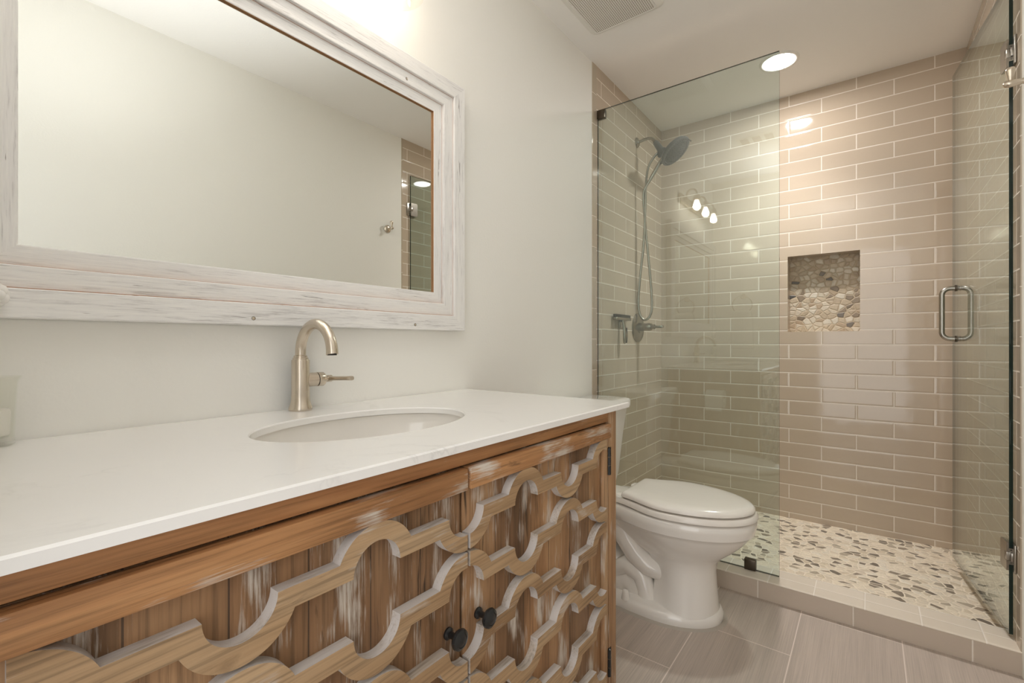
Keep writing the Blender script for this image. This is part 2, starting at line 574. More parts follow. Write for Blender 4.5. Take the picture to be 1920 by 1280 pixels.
# back wall of the shower, tiled, with a recessed niche
NX0, NX1, NZ0, NZ1, ND = 0.731, 1.061, 1.081, 1.508, 0.09
mb = MB()


def bq(x0, x1, z0, z1):
    p = [(x0, 0, z0), (x1, 0, z0), (x1, 0, z1), (x0, 0, z1)]
    mb.face(p, 'tile', [uv_back(a, c) for a, _, c in p])


bq(0, NX0, 0, H); bq(NX1, W, 0, H); bq(NX0, NX1, 0, NZ0); bq(NX0, NX1, NZ1, H)
c = [(NX0, NZ0), (NX1, NZ0), (NX1, NZ1), (NX0, NZ1)]
for (a, b) in zip(c, c[1:] + c[:1]):
    mb.face([(a[0], 0, a[1]), (b[0], 0, b[1]), (b[0], ND, b[1]), (a[0], ND, a[1])][::-1], 'tile_trim', [(0.01, 0.1), (0.1, 0.1), (0.1, 0.2), (0.01, 0.2)])
mb.face([(x, ND, z) for x, z in c], 'pebble_niche', [(x, z) for x, z in c])
mb.box((-T, ND + 0.005, -0.1), (W + T, ND + 0.1, H + 0.1), 'wall')
struct(mb, 'wall_back')

# tile skins of the two side walls of the shower
TH = 0.003
for nm, x, sgn in (('wall_left_tile', TH, 1), ('wall_right_tile', W - TH, -1)):
    mb = MB()
    y0 = -0.928 if sgn > 0 else -0.974
    p = [(x, y0, 0), (x, 0, 0), (x, 0, H), (x, y0, H)]
    if sgn > 0:
        p = p[::-1]
    mb.face(p, 'tile', [uv_left(b if sgn > 0 else b + 0.06, c) for _, b, c in p])
    # bullnose column at the edge, short tiles set upright
    r = 0.0025
    ys = -0.972 if sgn > 0 else -0.984
    prof = [(0.0, ys), (TH - r, ys)] + [(TH - r + r * math.sin(a), ys + r - r * math.cos(a)) for a in (0.4, 0.8, 1.2, PI / 2)] + [(TH, y0)]
    for (a, b), (c2, d) in zip(prof[:-1], prof[1:]):
        X = lambda q: q if sgn > 0 else W - q
        q = [(X(a), b, 0), (X(c2), d, 0), (X(c2), d, H), (X(a), b, H)]
        if sgn < 0:
            q = q[::-1]
        mb.face(q, 'tile_trim', [(k + 0.04, 3.0 + j) for _, j, k in q])
    # grout line between the edge column and the field
    struct(mb, nm)

mb = MB()
mb.box((-T, YR - T, H), (W + T, 0.2, H + 0.1), 'ceiling')
struct(mb, 'ceiling')

mb = MB()
p = [(-0.02, YR - 1.2, 0), (W + 0.02, YR - 1.2, 0), (W + 0.02, YT + 0.02, 0), (-0.02, YT + 0.02, 0)]
# rows of tile run along Y; joints at x = .602, .895, 1.188
mb.face(p, 'floor', [(y + 1.603 + 20 * 0.597, x - 0.602 + 30 * 0.293) for x, y, z in p])
mb.box((-0.2, YR - 1.3, -0.1), (W + 0.2, 0.2, -0.004), 'wall')
struct(mb, 'floor')

mb = MB()
p = [(0, -0.85, ZS), (W, -0.85, ZS), (W, 0, ZS), (0, 0, ZS)]
mb.face(p, 'pebble', [(x, y) for x, y, z in p])
struct(mb, 'floor_shower')

# tiled curb between the bathroom floor and the shower
mb = MB()
p = [(0, YT, 0), (W, YT, 0), (W, YT, ZC - 0.006), (0, YT, ZC - 0.006)]
mb.face(p, 'curb_tile', [(x - 0.745 + 5 * TW, z + 0.4) for x, y, z in p])
prev = (YT, ZC - 0.006)
for a in (0.4, 0.8, 1.2, PI / 2):
    cur = (YT + 0.006 - 0.006 * math.cos(a) - 0.002 * (a > 0.2), ZC - 0.006 + 0.006 * math.sin(a))
    p = [(0, prev[0], prev[1]), (W, prev[0], prev[1]), (W, cur[0], cur[1]), (0, cur[0], cur[1])]
    mb.face(p, 'curb_top', [(x - 0.933 + 8 * 0.1535, 0.0665 + 0.002) for x, y, z in p])
    prev = cur
p = [(0, prev[0], ZC), (W, prev[0], ZC), (W, -0.85, ZC), (0, -0.85, ZC)]
mb.face(p, 'curb_top', [(x - 0.933 + 8 * 0.1535, (y - YT) + 0.066) for x, y, z in p])
p = [(0, -0.85, ZC), (W, -0.85, ZC), (W, -0.85, ZS), (0, -0.85, ZS)]
mb.face(p, 'curb_top', [(x - 0.933 + 8 * 0.1535, 0.1 + z * 0.3) for x, y, z in p])
struct(mb, 'floor_curb')

# rear wall with the doorway the camera stands in
DX0, DX1, DZ = 0.66, 1.43, 2.03
mb = MB()
mb.box((-T, YR - T, 0), (DX0, YR, H), 'wall')
mb.box((DX1, YR - T, 0), (W, YR, H), 'wall')
mb.box((DX0, YR - T, DZ), (DX1, YR, H), 'wall')
struct(mb, 'wall_rear')
mb = MB()
mb.box((DX0 - 0.02, YR - T - 0.01, 0), (DX0, YR + 0.005, DZ), 'white_trim')
mb.box((DX1, YR - T - 0.01, 0), (DX1 + 0.02, YR + 0.005, DZ), 'white_trim')
mb.box((DX0 - 0.02, YR - T - 0.01, DZ), (DX1 + 0.02, YR + 0.005, DZ + 0.02), 'white_trim')
struct(mb, 'trim_1')
for nm, x0, x1, y0, y1 in (('baseboard_left', 0, 0.014, -1.92, -0.985),):
    mb = MB()
    mb.box((x0, y0, 0), (x1, y1, 0.09), 'white_trim')
    struct(mb, nm)

# ------------------------------------------------------------------ vanity cabinet
VY0, VY1, VYC = -3.078, -1.931, -2.505
ZTOP = 0.848
van = thing('vanity_cabinet', 'distressed honey wood vanity cabinet with carved trellis doors under the white countertop', 'cabinet', (0.29, VYC, 0))
mb = MB()
mb.box((0.01, VY1 - 0.02, 0.08), (0.535, VY1 - 0.002, ZTOP), 'wood_z')
mb.box((0.01, VY0 + 0.002, 0.08), (0.535, VY0 + 0.02, ZTOP), 'wood_z')
mb.box((0.01, VY0 + 0.02, 0.08), (0.02, VY1 - 0.02, ZTOP - 0.18), 'wood_z')
mb.box((0.02, VY0 + 0.02, 0.08), (0.535, VY1 - 0.02, 0.1), 'wood_y')
part(mb, 'carcass', van)
for y0, y1 in ((VY1 - 0.044, VY1), (VY0, VY0 + 0.044)):
    mb = MB()
    mb.box((0.535, y0, 0.0), (0.573, y1, ZTOP), 'wood_z', 0.0015)
    part(mb, 'corner_post', van)
    mb = MB()
    mb.box((0.01, y0, 0.0), (0.05, y1, 0.08), 'wood_z', 0.0015)
    part(mb, 'foot', van)
mb = MB()
mb.box((0.535, VY0 + 0.044, 0.8195), (0.571, VY1 - 0.044, ZTOP), 'wood_y_clean', 0.001)
part(mb, 'face_rail', van)
mb = MB()
mb.box((0.535, VY0 + 0.044, 0.05), (0.571, VY1 - 0.044, 0.10), 'wood_y', 0.001)
part(mb, 'bottom_rail', van)


def strand(door, u0, u1, zc, highs, lows):
    """One carved strip of the trellis: flats joined by arches (highs) and dips (lows)."""
    ri, ro, hw = 0.037, 0.0612, 0.0122
    zt, zb = zc + hw, zc - hw
    top_w = math.sqrt(ro * ro - (2 * hw) ** 2)

    def edges(u):
        t, b = zt, zb
        for h in highs:
            d = abs(u - h)
            if d < top_w: t = zb + math.sqrt(ro * ro - d * d)
            if d < ri: b = zb + math.sqrt(max(0, ri * ri - d * d))
        for l in lows:
            d = abs(u - l)
            if d < ri: t = zt - math.sqrt(max(0, ri * ri - d * d))
            if d < top_w: b = zt - math.sqrt(ro * ro - d * d)
        return t, b
    us = {u0, u1}
    for c0 in highs + lows:
        for R in (ri, top_w, ro):
            for k in range(25):
                u = c0 + R * math.cos(PI * k / 24)
                us.add(u)
    us = sorted(u for u in us if u0 <= u <= u1)
    us = [u for i, u in enumerate(us) if i == 0 or u - us[i - 1] > 1e-4]
    mb = MB()
    kf, ks = mb.mi('wood_trellis'), mb.mi('wood_trellis_edge')
    XB, XF = 0.5625, 0.5805
    tf, bf, tbk, bbk = [], [], [], []
    for u in us:
        t, b = edges(u)
        tf.append(mb.bm.verts.new((XF, u, t))); bf.append(mb.bm.verts.new((XF, u, b)))
        tbk.append(mb.bm.verts.new((XB, u, t))); bbk.append(mb.bm.verts.new((XB, u, b)))
    for i in range(len(us) - 1):
        for q, k in (((bf[i], bf[i + 1], tf[i + 1], tf[i]), kf), ((tf[i], tf[i + 1], tbk[i + 1], tbk[i]), ks),
                     ((bbk[i], bbk[i + 1], bf[i + 1], bf[i]), ks), ((tbk[i], tbk[i + 1], bbk[i + 1], bbk[i]), kf)):
            f = mb.bm.faces.new(q)
            f.material_index = k
    for i in (0, -1):
        f = mb.bm.faces.new((tf[i], tbk[i], bbk[i], bf[i]))
        f.material_index = ks
    o = part(mb, 'trellis_strip', door, 40)
    wn = o.modifiers.new('weighted', 'WEIGHTED_NORMAL')
    wn.weight = 90
    wn.keep_sharp = True
    return o


ZD0, ZD1 = 0.105, 0.816
for y0, y1, hinge, hp, c0, sgn in ((-2.501, -1.978, 1, 0.162, -2.504, 1), (-3.031, -2.507, -1, 0.169, -2.512, -1)):
    mb = MB()
    mb.box((0.545, y0, ZD0), (0.563, y1, ZD1), 'wood_plank', 0.0015)
    door = part(mb, 'door', van)
    mb = MB()
    mb.box((0.563, y0, 0.7805), (0.5825, y1, ZD1), 'wood_y', 0.0025)
    part(mb, 'door_rail', door)
    mb = MB()
    mb.box((0.563, y0, ZD0), (0.5825, y1, ZD0 + 0.033), 'wood_y', 0.0025)
    part(mb, 'door_rail', door)
    ys = (y1 - 0.023, y1) if hinge > 0 else (y0, y0 + 0.016)
    mb = MB()
    mb.box((0.563, ys[0], ZD0 + 0.033), (0.573, ys[1], 0.7805), 'wood_z', 0.0015)
    part(mb, 'door_stile', door)
    a, b = (y0 + 0.0, ys[0]) if hinge > 0 else (ys[1] - 0.002, y1)
    A = [c0 + sgn * 2 * k * hp for k in range(-1, 4)]
    B = [c0 + sgn * (2 * k + 1) * hp for k in range(-1, 4)]
    for k in range(6):
        zc = 0.733 - 0.1025 * k
        strand(door, a, b, zc, B if k % 2 == 0 else A, A if k % 2 == 0 else B)
    ky = (y0 + 0.038) if hinge > 0 else (y1 - 0.028)
    kz = 0.556
    mb = MB()
    mb.lathe([(0.0095, 0), (0.0095, 0.003), (0.0055, 0.006), (0.0048, 0.016), (0.007, 0.0205), (0.0145, 0.0225), (0.0165, 0.026),
              (0.0155, 0.030), (0.0105, 0.033), (0.010, 0.0322), (0.004, 0.0345), (0.0001, 0.0348)], 'black', (0.563, ky, kz), (1, 0, 0), 28)
    o = part(mb, 'knob', door)
    o['label'] = 'round black cabinet knob'
    for hz in (0.72, 0.21):
        mb = MB()
        hy = y1 + 0.002 if hinge > 0 else y0 - 0.002
        mb.lathe([(0.0001, -0.036), (0.005, -0.034), (0.005, 0.034), (0.0001, 0.036)], 'black', (0.5745, hy, hz), (0, 0, 1), 14)
        for d in (-0.011, 0.011):
            mb.lathe([(0.0054, -0.0012), (0.0054, 0.0012)], 'bronze', (0.5745, hy, hz + d), (0, 0, 1), 14)
        mb.box((0.567, min(hy, hy + hinge * 0.012), hz - 0.034), (0.5745, max(hy, hy + hinge * 0.012), hz + 0.034), 'black')
        o = part(mb, 'hinge', door)
        o['label'] = 'black butt hinge'

# ------------------------------------------------------------------ countertop, sink, faucet
CX, CY0, CY1, CZ0, CZ1 = 0.590, -3.126, -1.886, 0.848, 0.862
EX, EY, EA, EB = 0.300, -2.490, 0.2235, 0.148      # sink cutout centre, half length along Y, half width along X
mb = MB()
NS = 96


def rect_pt(a, x0, x1, y0, y1):
    dx, dy = math.cos(a) * EB, math.sin(a) * EA
    k = 1e9
    if dx > 1e-9: k = min(k, (x1 - EX) / dx)
    if dx < -1e-9: k = min(k, (x0 - EX) / dx)
    if dy > 1e-9: k = min(k, (y1 - EY) / dy)
    if dy < -1e-9: k = min(k, (y0 - EY) / dy)
    return (EX + dx * k, EY + dy * k)


angs = [2 * PI * i / NS for i in range(NS)]
for cx, cy in ((0.002, CY0), (CX, CY0), (CX, CY1), (0.002, CY1)):
    angs.append(math.atan2((cy - EY) / EA, (cx - EX) / EB) % (2 * PI))
angs = sorted(set(angs))
ell = lambda a, z, k=0.0: (EX + (EB + k) * math.cos(a), EY + (EA + k) * math.sin(a), z)
ch = 0.0025
rec = lambda a, z, i=0.0: (*rect_pt(a, 0.002 + i, CX - i, CY0 + i, CY1 - i), z)
mb.grid([[rec(a, CZ0) for a in angs], [rec(a, CZ1 - ch) for a in angs], [rec(a, CZ1, ch) for a in angs],
         [ell(a, CZ1, ch) for a in angs], [ell(a, CZ1 - ch) for a in angs], [ell(a, CZ0) for a in angs], [rec(a, CZ0) for a in angs]], 'quartz')
bmesh.ops.remove_doubles(mb.bm, verts=mb.bm.verts, dist=1e-6)
solo(mb, 'countertop', 'white quartz countertop with an oval sink cutout on the wooden vanity', 'countertop', (0.295, -2.506, CZ0), smooth=30)

sink = thing('sink', 'white oval undermount sink basin set in the quartz countertop', 'sink', (EX, EY, 0.69))
mb = MB()
rings = []
k0 = 0.006
for i in range(15):
    t = i / 14
    ang = t * PI / 2
    s = math.cos(ang) ** 0.55 if i < 14 else 0.0
    z = CZ0 - 0.0015 - 0.135 * math.sin(ang) ** 1.0
    s = max(s, 0.085)
    rings.append([(EX + (EB + k0) * s * math.cos(a), EY + (EA + k0) * s * math.sin(a), z) for a in [2 * PI * j / 64 for j in range(64)]])
outer = []
for i in range(14, -1, -1):
    t = i / 14
    ang = t * PI / 2
    s = max(math.cos(ang) ** 0.55 if i < 14 else 0.0, 0.085)
    z = CZ0 - 0.0015 - 0.135 * math.sin(ang) - 0.010 * math.sin(ang)
    outer.append([(EX + (EB + k0 + 0.014) * s * math.cos(a), EY + (EA + k0 + 0.014) * s * math.sin(a), z) for a in [2 * PI * j / 64 for j in range(64)]])
mb.grid(rings + outer, 'porcelain')
part(mb, 'basin', sink, 60)
mb = MB()
mb.lathe([(0.0001, 0.002), (0.012, 0.003), (0.020, 0.002), (0.023, 0.004), (0.024, 0.001), (0.022, -0.03), (0.0001, -0.03)], 'nickel', (EX, EY, CZ0 - 0.137), (0, 0, 1), 24)
part(mb, 'drain', sink)

FX, FY, FZ = 0.042, -2.498, CZ1
fa = thing('faucet', 'brushed nickel gooseneck faucet standing behind the oval sink', 'faucet', (FX, FY, FZ))
mb = MB()
mb.lathe([(0.0255, 0), (0.0262, 0.003), (0.0252, 0.008), (0.0228, 0.014), (0.0210, 0.022), (0.0201, 0.032), (0.0198, 0.045), (0.0198, 0.1165), (0.019, 0.118)], 'nickel', (FX, FY, FZ), n=40)
part(mb, 'body', fa)
mb = MB()
mb.lathe([(0.0172, 0.118), (0.0172, 0.122), (0.0150, 0.1235), (0.0150, 0.127), (0.0120, 0.129)], 'nickel', (FX, FY, FZ), n=36)
R = 0.066
path = [(FX, FY, FZ + 0.125), (FX, FY, FZ + 0.132)] + [(FX + R - R * math.cos(PI * i / 28), FY, FZ + 0.134 + R * math.sin(PI * i / 28)) for i in range(29)]
path.append((FX + 2 * R + 0.0003, FY, FZ + 0.1325))
mb.tube(path, [0.0118] * (len(path) - 6) + [0.0119, 0.0121, 0.0123, 0.0125, 0.0127, 0.0127], 'nickel', 24)
mb.lathe([(0.0095, -0.0012), (0.0095, 0.004)], 'dark', (FX + 2 * R, FY, FZ + 0.1318), n=20)
part(mb, 'spout', fa)
hz = FZ + 0.070
mb = MB()
mb.lathe([(0.0165, 0.008), (0.0165, 0.0385)], 'nickel', (FX, FY, hz), (0, 1, 0), 36)
mb.lathe([(0.0155, 0.0385), (0.0155, 0.0405)], 'dark', (FX, FY, hz), (0, 1, 0), 30)
mb.lathe([(0.0165, 0.0405), (0.0170, 0.041), (0.0170, 0.055), (0.0155, 0.0572), (0.0001, 0.0574)], 'nickel', (FX, FY, hz), (0, 1, 0), 36)
part(mb, 'handle_hub', fa)
mb = MB()
mb.lathe([(0.0085, 0.057), (0.0085, 0.060), (0.0065, 0.062), (0.0065, 0.066), (0.0085, 0.068), (0.0085, 0.078), (0.006, 0.081), (0.0001, 0.0815)], 'nickel', (FX, FY, hz), (0, 1, 0), 24)
rings = []
for t, w, h in ((0.0, 0.0065, 0.0065), (0.02, 0.006, 0.0052), (0.06, 0.0058, 0.0050), (0.078, 0.006, 0.0054), (0.081, 0.0052, 0.0046)):
    c0 = Vector((FX + t, FY + 0.072 + 0.012 * t / 0.088, hz + 0.004 * t / 0.088))
    rings.append([c0 + Vector((0, w * math.copysign(abs(math.cos(a)) ** 0.7, math.cos(a)), h * math.copysign(abs(math.sin(a)) ** 0.7, math.sin(a)))) for a in [2 * PI * j / 16 for j in range(16)]])
mb.grid(rings, 'nickel', True, True, True)
part(mb, 'lever', fa)

# ------------------------------------------------------------------ mirror
MY0, MY1, MZ0, MZ1 = -3.075, -1.931, 1.0585, 1.8585     # outer edges of the frame
mir = thing('wall_mirror', 'large wall mirror in a whitewashed stepped wood frame above the countertop', 'mirror', (0.002, VYC, MZ0))
FWY, FWT, FWB = 0.1235, 0.116, 0.1185                      # frame widths: stiles, top, bottom
mb = MB()
mb.box((0.004, MY0 + 0.06, MZ0 + 0.06), (0.011, MY1 - 0.06, MZ1 - 0.06), 'mirror')
part(mb, 'mirror_glass', mir, 0)
# profile across the frame: fraction of the width from outside, depth from the wall
PROF = [(0.0, 0.002), (0.0, 0.034), (0.015, 0.0355), (0.385, 0.0355), (0.40, 0.034), (0.40, 0.0262), (0.413, 0.0272), (0.70, 0.0275), (0.715, 0.0265),
        (0.715, 0.0170), (0.727, 0.0178), (0.985, 0.0178), (1.0, 0.0168), (1.0, 0.0114)]
EDGE = {(3, 4), (4, 5), (7, 8), (8, 9), (12, 13)}
cor = {'bl': (MY0, MZ0, FWY, FWB), 'br': (MY1, MZ0, -FWY, FWB), 'tr': (MY1, MZ1, -FWY, -FWT), 'tl': (MY0, MZ1, FWY, -FWT)}
for a, b, mt in (('bl', 'br', 'frame_Y'), ('br', 'tr', 'frame_Z'), ('tr', 'tl', 'frame_Y'), ('tl', 'bl', 'frame_Z')):
    mb = MB()
    P = lambda c, q: (q[1], c[0] + c[2] * q[0], c[1] + c[3] * q[0])
    for i, (q0, q1) in enumerate(zip(PROF[:-1], PROF[1:])):
        m = 'frame_edge' if (i, i + 1) in {(4, 5), (8, 9)} and a in ('bl',) or (i, i + 1) == (12, 13) and a != 'bl' else mt
        if (i, i + 1) in {(5, 6), (9, 10)}:
            m = 'frame_edge'
        mb.face([P(cor[a], q0), P(cor[b], q0), P(cor[b], q1), P(cor[a], q1)], m)
    bmesh.ops.remove_doubles(mb.bm, verts=mb.bm.verts, dist=1e-6)
    rail = part(mb, 'frame_rail' if mt == 'frame_Y' else 'frame_stile', mir, 20)
    if mt == 'frame_Y':
        for y, f in ((-2.17, 0.60), (-2.62, 0.60)) if a == 'tr' else ((-2.145, 0.12), (-2.60, 0.12)):
            z = (MZ1 - FWT * f) if a == 'tr' else (MZ0 + FWB * f)
            x = 0.0272 if a == 'tr' else 0.0352
            mb = MB()
            mb.lathe([(0.0036, 0), (0.0036, 0.0008), (0.0024, 0.0012), (0.0018, 0.0004), (0.0001, 0.0004)], 'nickel', (x, y, z), (1, 0, 0), 14)
            mb.lathe([(0.0044, 0), (0.0044, 0.0003)], 'dark', (x, y, z), (1, 0, 0), 14)
            part(mb, 'screw', rail)

# ------------------------------------------------------------------ vanity light
VLX = 0.108
vl = thing('vanity_light', 'three-bulb brushed nickel wall light with clear glass shades above the mirror', 'lamp', (0.0, -2.49, 2.070))
mb = MB()
mb.box((0.0, -2.80, 2.035), (0.022, -2.18, 2.105), 'nickel', 0.008, 3)
part(mb, 'backplate', vl)
for y in (-2.262, -2.49, -2.718):
    mb = MB()
    path = [(0.018, y, 2.070), (0.035, y, 2.075)] + [(0.072 - 0.036 * math.cos(PI * i / 16), y, 2.102 + 0.036 * math.sin(PI * i / 16)) for i in range(17)] + [(VLX, y, 2.085)]
    mb.tube(path, 0.006, 'nickel', 12)
    mb.lathe([(0.012, 0), (0.012, 0.006)], 'nickel', (0.02, y, 2.070), (1, 0, 0), 18)
    part(mb, 'arm', vl)
    mb = MB()
    mb.lathe([(0.010, 0.028), (0.020, 0.022), (0.024, 0.0), (0.024, -0.018), (0.0001, -0.018)], 'nickel', (VLX, y, 2.068), n=24)
    part(mb, 'socket', vl)
    mb = MB()
    mb.lathe([(0.024, 0.015), (0.030, 0.005), (0.040, -0.018), (0.050, -0.048), (0.058, -0.082), (0.0625, -0.110), (0.0645, -0.114), (0.0625, -0.1165),
              (0.0600, -0.112), (0.0555, -0.082), (0.0475, -0.048), (0.0375, -0.018), (0.0275, 0.004), (0.022, 0.014)], 'clear', (VLX, y, 2.060), n=40, cap0=False, cap1=False)
    part(mb, 'glass_shade', vl, 60)
    mb = MB()
    mb.lathe([(0.012, 0.0), (0.016, -0.012), (0.0245, -0.036), (0.0255, -0.048), (0.022, -0.060), (0.012, -0.068), (0.0001, -0.070)], 'bulb', (VLX, y, 2.050), n=24)
    o = part(mb, 'bulb', vl, 60)
    o['label'] = 'lit warm light bulb'

# ------------------------------------------------------------------ glass vase with a white flower
VX, VYv = 0.040, -2.985
vase = thing('glass_vase', 'clear glass tumbler with a thick base at the wall end of the countertop', 'vase', (VX, VYv, CZ1))
mb = MB()
mb.lathe([(0.0275, 0.014), (0.029, 0.05), (0.0315, 0.098), (0.0355, 0.1045), (0.0360, 0.1065), (0.0345, 0.1065), (0.030, 0.098), (0.0272, 0.05), (0.0255, 0.016), (0.0001, 0.0155)],
         'vase_glass', (VX, VYv, CZ1), n=40, cap0=False)
part(mb, 'glass_wall', vase, 60)
mb = MB()
mb.lathe([(0.0001, 0.0), (0.026, 0.0), (0.0285, 0.004), (0.0278, 0.0145), (0.0001, 0.0150)], 'vase_glass', (VX, VYv, CZ1), n=40)
part(mb, 'glass_base', vase, 60)
mb = MB()
mb.lathe([(0.0001, 0.0162), (0.0215, 0.0162), (0.0225, 0.02), (0.0235, 0.052), (0.022, 0.056), (0.004, 0.056), (0.0001, 0.0555)], 'wax', (VX, VYv, CZ1), n=36)
solo(mb, 'candle', 'white wax candle inside the clear glass tumbler', 'candle', (VX, VYv, CZ1 + 0.0162), smooth=60)
fl = thing('white_flower', 'round white flower on a thin stem rising behind the glass tumbler', 'flower', (VX, VYv - 0.01, CZ1 + 0.04))
mb = MB()
mb.tube([(VX - 0.004, VYv - 0.014, CZ1 + 0.02), (VX, VYv - 0.017, CZ1 + 0.12), (VX + 0.006, VYv + 0.005, CZ1 + 0.220)], 0.0016, 'stem', 8)
part(mb, 'stem', fl)
mb = MB()
for k in range(16):
    z = 1 - 2 * (k + 0.5) / 16
    a = k * 2.39996
    r = math.sqrt(1 - z * z)
    mb.sphere((VX + 0.006 + 0.0095 * r * math.cos(a), VYv + 0.005 + 0.0095 * r * math.sin(a), CZ1 + 0.231 + 0.0115 * z), 0.0088, 'petal', 12, 8)
part(mb, 'blossom', fl, 60)

# ------------------------------------------------------------------ toilet
TY = -1.246
toi = thing('toilet', 'white two-piece toilet with a closed elongated seat beside the vanity', 'toilet', (0.40, TY, 0))


def egg(xr, xf, xm, wr, wm, n=72, pr=2.2, pf=2.0):
    """Plan outline: straight rear edge at xr (half width wr), widest wm at xm, round front tip at xf."""
    pts = []
    m = n // 2
    half = []
    for i in range(m + 1):
        t = i / m
        if t < 0.5:                       # front tip to widest
            a = t / 0.5 * PI / 2
            half.append((xm + (xf - xm) * math.cos(a) ** (2 / pf), wm * math.sin(a) ** (2 / pf)))
        else:
            s = (t - 0.5) / 0.5
            x = xm + (xr - xm) * min(1, s / 0.82)
            e = min(1, s / 0.82)
            if s <= 0.82:
                w = wr + (wm - wr) * (0.5 + 0.5 * math.cos(PI * e)) ** 0.85
            else:
                w = wr * (1 - (s - 0.82) / 0.18)
            half.append((x, w))
    for x, w in half: pts.append((x, TY - w))
    for x, w in reversed(half[1:-1]): pts.append((x, TY + w))
    return pts


def loft(mb, secs, mat, cap0=True, cap1=True):
    mb.grid([[(x, y, z) for x, y in egg(*a)] for z, a in secs], mat, True, cap0, cap1)


mb = MB()
# plinth on the floor
loft(mb, [(0.0, (0.10, 0.672, 0.46, 0.115, 0.146)), (0.012, (0.10, 0.676, 0.46, 0.117, 0.148)), (0.028, (0.10, 0.675, 0.46, 0.116, 0.147)),
          (0.038, (0.105, 0.668, 0.46, 0.110, 0.140)), (0.043, (0.11, 0.655, 0.46, 0.10, 0.128))], 'porcelain')
# front pedestal column flaring into the bowl
loft(mb, [(0.035, (0.435, 0.662, 0.54, 0.085, 0.125)), (0.06, (0.44, 0.658, 0.54, 0.080, 0.119)), (0.12, (0.445, 0.653, 0.54, 0.074, 0.110)),
          (0.18, (0.445, 0.650, 0.54, 0.072, 0.104)), (0.215, (0.42, 0.657, 0.535, 0.078, 0.106)), (0.24, (0.37, 0.680, 0.53, 0.084, 0.118)),
          (0.27, (0.32, 0.716, 0.525, 0.092, 0.142)), (0.30, (0.28, 0.745, 0.52, 0.100, 0.160)), (0.325, (0.25, 0.764, 0.515, 0.108, 0.172)),
          (0.338, (0.24, 0.772, 0.51, 0.112, 0.177)), (0.341, (0.235, 0.779, 0.51, 0.116, 0.183)), (0.365, (0.23, 0.785, 0.51, 0.120, 0.187)),
          (0.383, (0.23, 0.786, 0.51, 0.120, 0.187)), (0.390, (0.235, 0.780, 0.51, 0.116, 0.181))], 'porcelain')
# tank deck
mb.box((0.04, TY - 0.12, 0.30), (0.34, TY + 0.12, 0.392), 'porcelain', 0.025, 4)
# trapway: the S-shaped waterway bulging at the side, behind the column
path = [(0.21, 0.345), (0.26, 0.335), (0.30, 0.30), (0.333, 0.245), (0.37, 0.195), (0.42, 0.160), (0.47, 0.145), (0.54, 0.14)]
for sy in (-1, 1):
    mb.tube([(x, TY + sy * (0.062 - max(0, x - 0.42) * 0.25), z) for x, z in path], [0.04, 0.045, 0.046, 0.046, 0.045, 0.043, 0.036, 0.02], 'porcelain', 20)
mb.tube([(0.16, TY, 0.30), (0.17, TY, 0.2), (0.21, TY, 0.11), (0.30, TY, 0.07), (0.40, TY, 0.07)], [0.09, 0.09, 0.095, 0.095, 0.09], 'porcelain', 24)
# raised boss on the plinth
for sy in (-1, 1):
    mb.tube([(0.27, TY + sy * 0.055, 0.03), (0.28, TY + sy * 0.058, 0.10), (0.335, TY + sy * 0.06, 0.14), (0.395, TY + sy * 0.06, 0.115), (0.42, TY + sy * 0.058, 0.035)], 0.04, 'porcelain', 18)
part(mb, 'bowl', toi, 50)
for sy in (-1, 1):
    mb = MB()
    mb.lathe([(0.0165, 0.0), (0.0150, 0.012), (0.0115, 0.030), (0.008, 0.036), (0.0001, 0.0375)], 'porcelain', (0.355, TY + sy * 0.128, 0.036), n=24)
    part(mb, 'bolt_cap', toi, 60)
mb = MB()
loft(mb, [(0.388, (0.315, 0.768, 0.515, 0.108, 0.168)), (0.395, (0.315, 0.768, 0.515, 0.108, 0.168)), (0.3955, (0.305, 0.784, 0.515, 0.118, 0.183)), (0.398, (0.302, 0.790, 0.515, 0.121, 0.189)), (0.408, (0.302, 0.790, 0.515, 0.121, 0.189)), (0.4165, (0.307, 0.783, 0.515, 0.117, 0.182))], 'plastic')
part(mb, 'seat', toi, 50)
mb = MB()
loft(mb, [(0.414, (0.345, 0.762, 0.515, 0.102, 0.162)), (0.4205, (0.345, 0.762, 0.515, 0.102, 0.162)), (0.4208, (0.334, 0.775, 0.515, 0.121, 0.175)), (0.4235, (0.331, 0.780, 0.515, 0.124, 0.180)), (0.430, (0.331, 0.780, 0.515, 0.124, 0.180)), (0.438, (0.334, 0.772, 0.515, 0.121, 0.173)),
          (0.4435, (0.342, 0.750, 0.515, 0.106, 0.158)), (0.4455, (0.352, 0.715, 0.515, 0.096, 0.135)), (0.4465, (0.39, 0.66, 0.515, 0.06, 0.08))], 'plastic')
o = part(mb, 'lid', toi, 50)
mb = MB()
for sy in (-1, 1):
    mb = MB()
    mb.box((0.296, TY + sy * 0.075 - 0.02, 0.392), (0.332, TY + sy * 0.075 + 0.02, 0.421), 'plastic', 0.006, 3)
    part(mb, 'seat_hinge', toi)


def rrect(x0, x1, hw, r, z, n=6):
    pts = []
    for cx, cy, a0 in ((x1 - r, TY + hw - r, 0), (x0 + r, TY + hw - r, PI / 2), (x0 + r, TY - hw + r, PI), (x1 - r, TY - hw + r, 1.5 * PI)):
        for i in range(n + 1):
            a = a0 + PI / 2 * i / n
            pts.append((cx + r * math.cos(a), cy + r * math.sin(a), z))
    return pts


